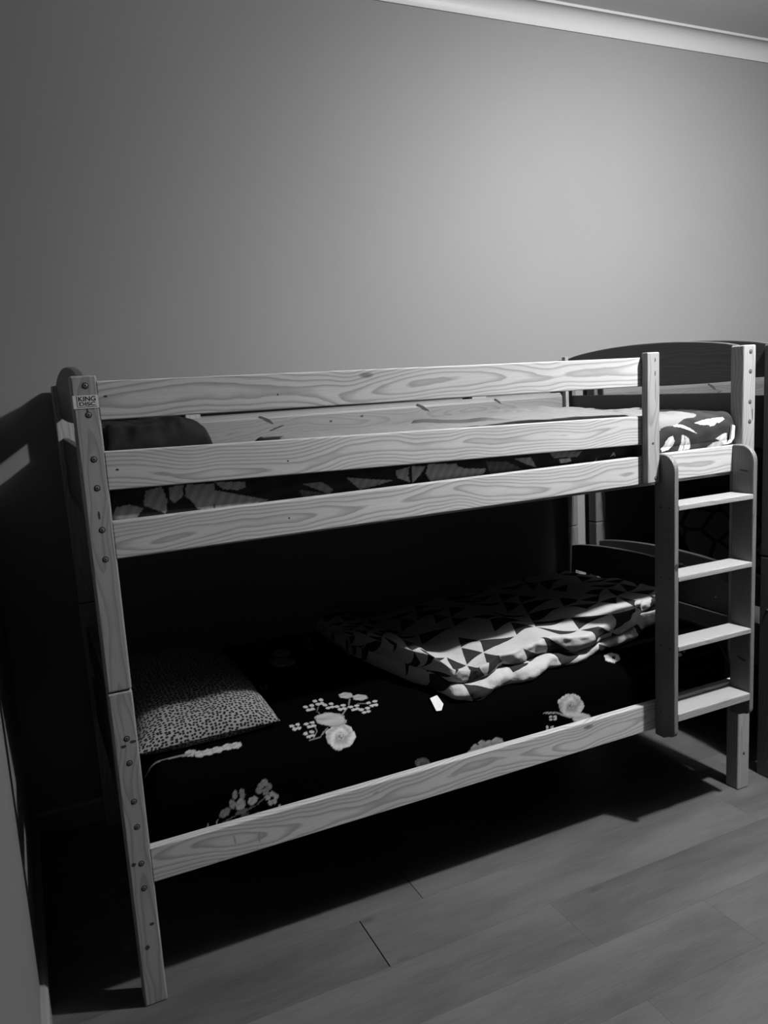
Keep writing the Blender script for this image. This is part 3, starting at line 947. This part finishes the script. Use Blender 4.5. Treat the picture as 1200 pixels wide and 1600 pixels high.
# --- duvet on the upper bunk: plain grey upper face, leaf printed front edge
def duvet():
    NF = 90
    xs = np.concatenate([np.arange(.600, 1.60, .005), np.arange(1.60, 1.925, .0022)])
    P = []; T = []
    svals = np.linspace(0, 1, 190)
    for x in xs:
        e0 = (x - .600); e1 = (1.925 - x)
        thick = .036 * math.sqrt(max(0, 1 - (1 - min(1, e0 / .05)) ** 2)) + .004
        thick = min(thick - .014 * sm((x - 1.45) / .3), .010 + .040 * math.sqrt(max(0, 1 - (1 - min(1, e1 / .05)) ** 2)))
        zf = 1.236
        row = []; tr = []
        bulge = .5 + .5 * math.sin(x * 9 + 1)
        drop = 1.165 if x > 1.60 else 1.165 + .06 * sm((1.60 - x) / .05)
        R = .5 * (zf + thick - drop)
        yf0 = .0295
        pts = [(yf0 + .040 * (1 - math.cos((k / (NF - 1) * 2 - 1) * 1.25)) / (1 - math.cos(1.25)) * (1 if k > NF // 2 else .35), drop + (zf + thick - drop) * (.5 - .5 * math.cos(k / (NF - 1) * math.pi))) for k in range(NF)]
        ytop0 = pts[-1][0]
        for k in range(1, 130):
            t = k / 129
            y = ytop0 + (.845 - ytop0) * t
            hump = .022 * math.exp(-((x - 1.62) / .22) ** 2 - ((y - .62) / .22) ** 2) + .012 * math.exp(-((x - 1.2) / .3) ** 2 - ((y - .3) / .2) ** 2)
            cr_ = (.006 + .006 * sm((x - 1.45) / .2)) * fnoise(x, y, 7, 3) + .004 * sm((x - 1.4) / .2) * math.sin(x * 75 + 30 * y + 3 * fnoise(x, y, 6, 4)) + .004 * abs(fnoise(x * 1.6, y, 16, 8)) * (1.5 if x > 1.45 else .7)
            edge = math.sqrt(max(0, 1 - (1 - min(1, (.845 - y) / .05)) ** 2))
            sag = -.012 * sm((t - .05) / .4) * (x < 1.2)
            pts.append((y, zf + max(.003, (thick + hump + cr_ + sag)) * (.15 + .85 * edge)))
        for k in range(1, 15):
            pts.append((.845 - (.845 - .07) * k / 14, 1.2362))
        for k, (y, z) in enumerate(pts):
            front = k < NF
            row.append((x, y, z))
            fold = .5 + .5 * math.sin(x * 48 + 2.5 * math.sin(y * 30))
            if x < 1.62:
                plainface = z > 1.226
            else:
                plainface = z > 1.228 + .19 * (x - 1.62) + .003 * math.sin(x * 70) and (x < 1.80 or y > .12 + (x - 1.80) * 2)
            tr.append(.17 if (plainface and k < NF + 130) else -1)
        P.append(row); T.append(tr)
    P = np.array(P); T = np.array(T)
    leaf = paint_leaves(P[..., 0], P[..., 2])
    tone = np.where(T > 0, T, leaf)
    tone = np.where(P[..., 0] < .640 + .02 * np.sin(P[..., 1] * 30), .03, tone)
    A = P[:1].copy(); A[..., 2] = 1.2355; B = P[-1:].copy(); B[..., 2] = np.minimum(B[..., 2], 1.20)
    P = np.concatenate([A, P, B], 0); tone = np.concatenate([tone[:1], tone, tone[-1:]], 0)
    return grid_mesh('duvet', P, LEAF, tone)
tag(duvet(), 'grey duvet with pale leaf printed edge spread over the upper bunk', 'duvet')

# --- folded quilt with triangle patchwork on the lower bunk
def triangles():
    k = N('triangle_patchwork', .88, .12)
    uv = k.n('ShaderNodeUVMap').outputs[0]; s = k.sep(uv)
    ca, sa = math.cos(.35), math.sin(.35); S = 1 / .084
    U = k.math('MULTIPLY', k.math('ADD', k.math('MULTIPLY', s[0], ca), k.math('MULTIPLY', s[1], sa)), S)
    V = k.math('MULTIPLY', k.math('SUBTRACT', k.math('MULTIPLY', s[1], ca), k.math('MULTIPLY', s[0], sa)), S)
    fu, fv = k.math('FRACT', U), k.math('FRACT', V)
    cell = k.comb(k.math('FLOOR', U), k.math('FLOOR', V), 0.0)
    wn = k.n('ShaderNodeTexWhiteNoise', noise_dimensions='2D'); k.l(cell, wn.inputs['Vector'])
    r = wn.outputs['Value']
    t1 = k.math('LESS_THAN', k.math('ADD', fu, fv), .92)
    t2 = k.math('GREATER_THAN', k.math('SUBTRACT', fu, fv), .05)
    pick = k.math('GREATER_THAN', r, .5)
    tri = k.math('ADD', k.math('MULTIPLY', t1, pick), k.math('MULTIPLY', t2, k.math('SUBTRACT', 1.0, pick)))
    on = k.math('GREATER_THAN', k.math('FRACT', k.math('MULTIPLY', r, 7.31)), .28)
    d = k.math('MULTIPLY', tri, on)
    k.col(k.ramp(d, [(0, .32), (.5, .32), (.501, .018), (1, .018)]))
    tc = k.n('ShaderNodeTexCoord')
    h = k.math('ADD', k.noise(tc.outputs['Object'], 12, 5, .6), k.math('MULTIPLY', k.noise(tc.outputs['Object'], 38, 3), .35))
    k.bump(h, .7, .010)
    return k.m
def quilt():
    X0, X1 = .775, 1.900
    xs = np.concatenate([np.linspace(X0, X0 + .1, 30), np.arange(X0 + .105, X1, .006)])
    rows = []; uvs = []
    def yfront(x):
        pts = [(.775, .52), (.80, .36), (.84, .17), (.90, .065), (1.0, .058), (1.15, .075), (1.3, .085), (1.45, .10), (1.6, .125), (1.75, .185), (1.90, .255)]
        for (a, ya), (b, yb) in zip(pts, pts[1:]):
            if x <= b: return ya + (yb - ya) * sm((x - a) / (b - a)) if a >= .9 else ya + (yb - ya) * (x - a) / (b - a)
        return pts[-1][1]
    ybk = .842
    for x in xs:
        e = min((x - X0) / .09, (X1 - x) / .06, 1); q = math.sqrt(max(0, 1 - (1 - e) ** 2))
        yf = yfront(x) + .006 * math.sin(x * 31)
        base = float(zt(np.array(yf))) + .002
        lip = .012 * math.sin(x * 11 + 1) + .006 * math.sin(x * 27)
        h = .098 * (.45 + .55 * q) + .004 * math.sin(x * 17)
        hm = .50 + .06 * math.sin(x * 8)
        pr = []
        # lower fold
        for i in range(15):
            t = i / 14 * math.pi
            pr.append((yf + .028 * (1 - math.sin(t)) + (.016 if i > 12 else 0), base + h * hm * (.5 - .5 * math.cos(t))))
        # upper fold hanging over the lower
        off = .008 + .012 * math.sin(x * 6 + 2) + lip
        for i in range(1, 21):
            t = i / 20 * math.pi * .62
            pr.append((yf + off + .034 * (1 - math.sin(t + .25)), base + h * (hm - .03) + h * (1 - hm + .03) * (.5 - .5 * math.cos(t / .62)) ** .9))
        ys, zs = pr[-1]
        n = 80
        for i in range(1, n + 1):
            t = i / n; y = ys + (ybk - ys) * t
            ez = math.sqrt(max(0, 1 - (1 - min(1, (1 - t) / .05)) ** 2))
            ridge = .008 * fnoise(x, y, 6, 11) + .012 * max(0, fnoise(x * .9 + y * .35, y, 11, 12)) * (1 - .4 * t)
            rise = .008 * sm(t * 4) - .050 * t
            topz = zs + ridge * sm(t * 8) + rise
            b2 = float(zt(np.array(y))) + .001
            pr.append((y, b2 + (topz - b2) * (.1 + .9 * ez)))
        for i in range(1, 9):
            y = ybk - (ybk - yf - .03) * i / 8
            pr.append((y, float(zt(np.array(y))) + .0008))
        row = []; uv = []; s = 0; last = None
        for j, (y, z) in enumerate(pr):
            fr = j < 36
            wx = x + (.005 * fnoise(x, z * 3, 14, 6) if fr else 0)
            wy = y + (.010 * fnoise(x, z, 18, 7) + .006 * fnoise(x * 2, z * 3, 20, 2) if 2 < j < 34 else 0)
            if last: s += math.hypot(y - last[0], z - last[1])
            last = (y, z)
            row.append((wx, wy, z)); uv.append((x, s + yf))
        rows.append(row); uvs.append(uv)
    P = np.array(rows); UV = np.array(uvs)
    dx = np.linalg.norm(np.diff(P, axis=0), axis=2)
    UV[1:, :, 0] = np.cumsum(dx, 0); UV[..., 0] -= UV[90:91, :, 0]
    A = P[:1].copy(); B = P[-1:].copy()
    for E in (A, B):
        E[..., 2] = np.minimum(E[..., 2], E[..., 2].min() + .012)
    P = np.concatenate([A, P, B], 0); UV = np.concatenate([UV[:1], UV, UV[-1:]], 0)
    return grid_mesh('quilt', P, triangles(), None, uv=UV)
qr = thing('quilt', 'folded quilt with pale and dark triangle patchwork on the lower bunk', 'quilt', (1.35, .5, .47))
qo = quilt(); qo.name = 'quilt_body'; qo.parent = qr; qo.location -= qr.location
# care tag on the quilt corner
bm = bmesh.new()
tp = [(0.838, 0.1948), (0.8631, 0.2), (0.8658, 0.1656), (0.8519, 0.1488), (0.8366, 0.1506)]
Pt = lambda x, s: (x, float(np.interp(s, CS, CP[:, 0])) - .003, float(np.interp(s, CS, CP[:, 1])) + .006)
vs0 = [bm.verts.new(Pt(*q)) for q in tp]
bm.faces.new(vs0)
r_ = bmesh.ops.extrude_face_region(bm, geom=list(bm.faces))
bmesh.ops.translate(bm, verts=[v for v in r_['geom'] if isinstance(v, bmesh.types.BMVert)], vec=(0, -.001, .0012))
ct = from_bm('care_tag', bm, WHITE, qr)
ct['label'] = 'white fabric care tag'

# white tie at the end of the duvet
bm = bmesh.new()
extrude_poly(bm, [(1.905, 1.222), (1.917, 1.218), (1.914, 1.180), (1.900, 1.166), (1.886, 1.163), (1.899, 1.176)], 1, .020, .0262)
dt = from_bm('cloth_tie', bm, WHITE, None)
tag(dt, 'small white cloth tie at the right end of the upper duvet', 'cloth tie')

# patterned pillow leaning on the wall side of the second bed's lower bunk
def doodle():
    k = N('doodle_print_cotton', .9, .1)
    uv = k.n('ShaderNodeUVMap').outputs[0]
    vo = k.n('ShaderNodeTexVoronoi', voronoi_dimensions='2D', feature='DISTANCE_TO_EDGE'); vo.inputs['Scale'].default_value = 9
    k.l(uv, vo.inputs['Vector'])
    k.col(k.ramp(vo.outputs['Distance'], [(0, .02), (.05, .02), (.08, .12), (1, .12)]))
    return k.m
tag(cushion('pillow', 2.22, 2.78, .42, .80, .560, .13, doodle(), nx=40, ny=40, seed=14, lean=(math.radians(52), .42, .560), p=3.0),
    'doodle patterned pillow in the second bed, seen dimly between the ladder treads', 'pillow')
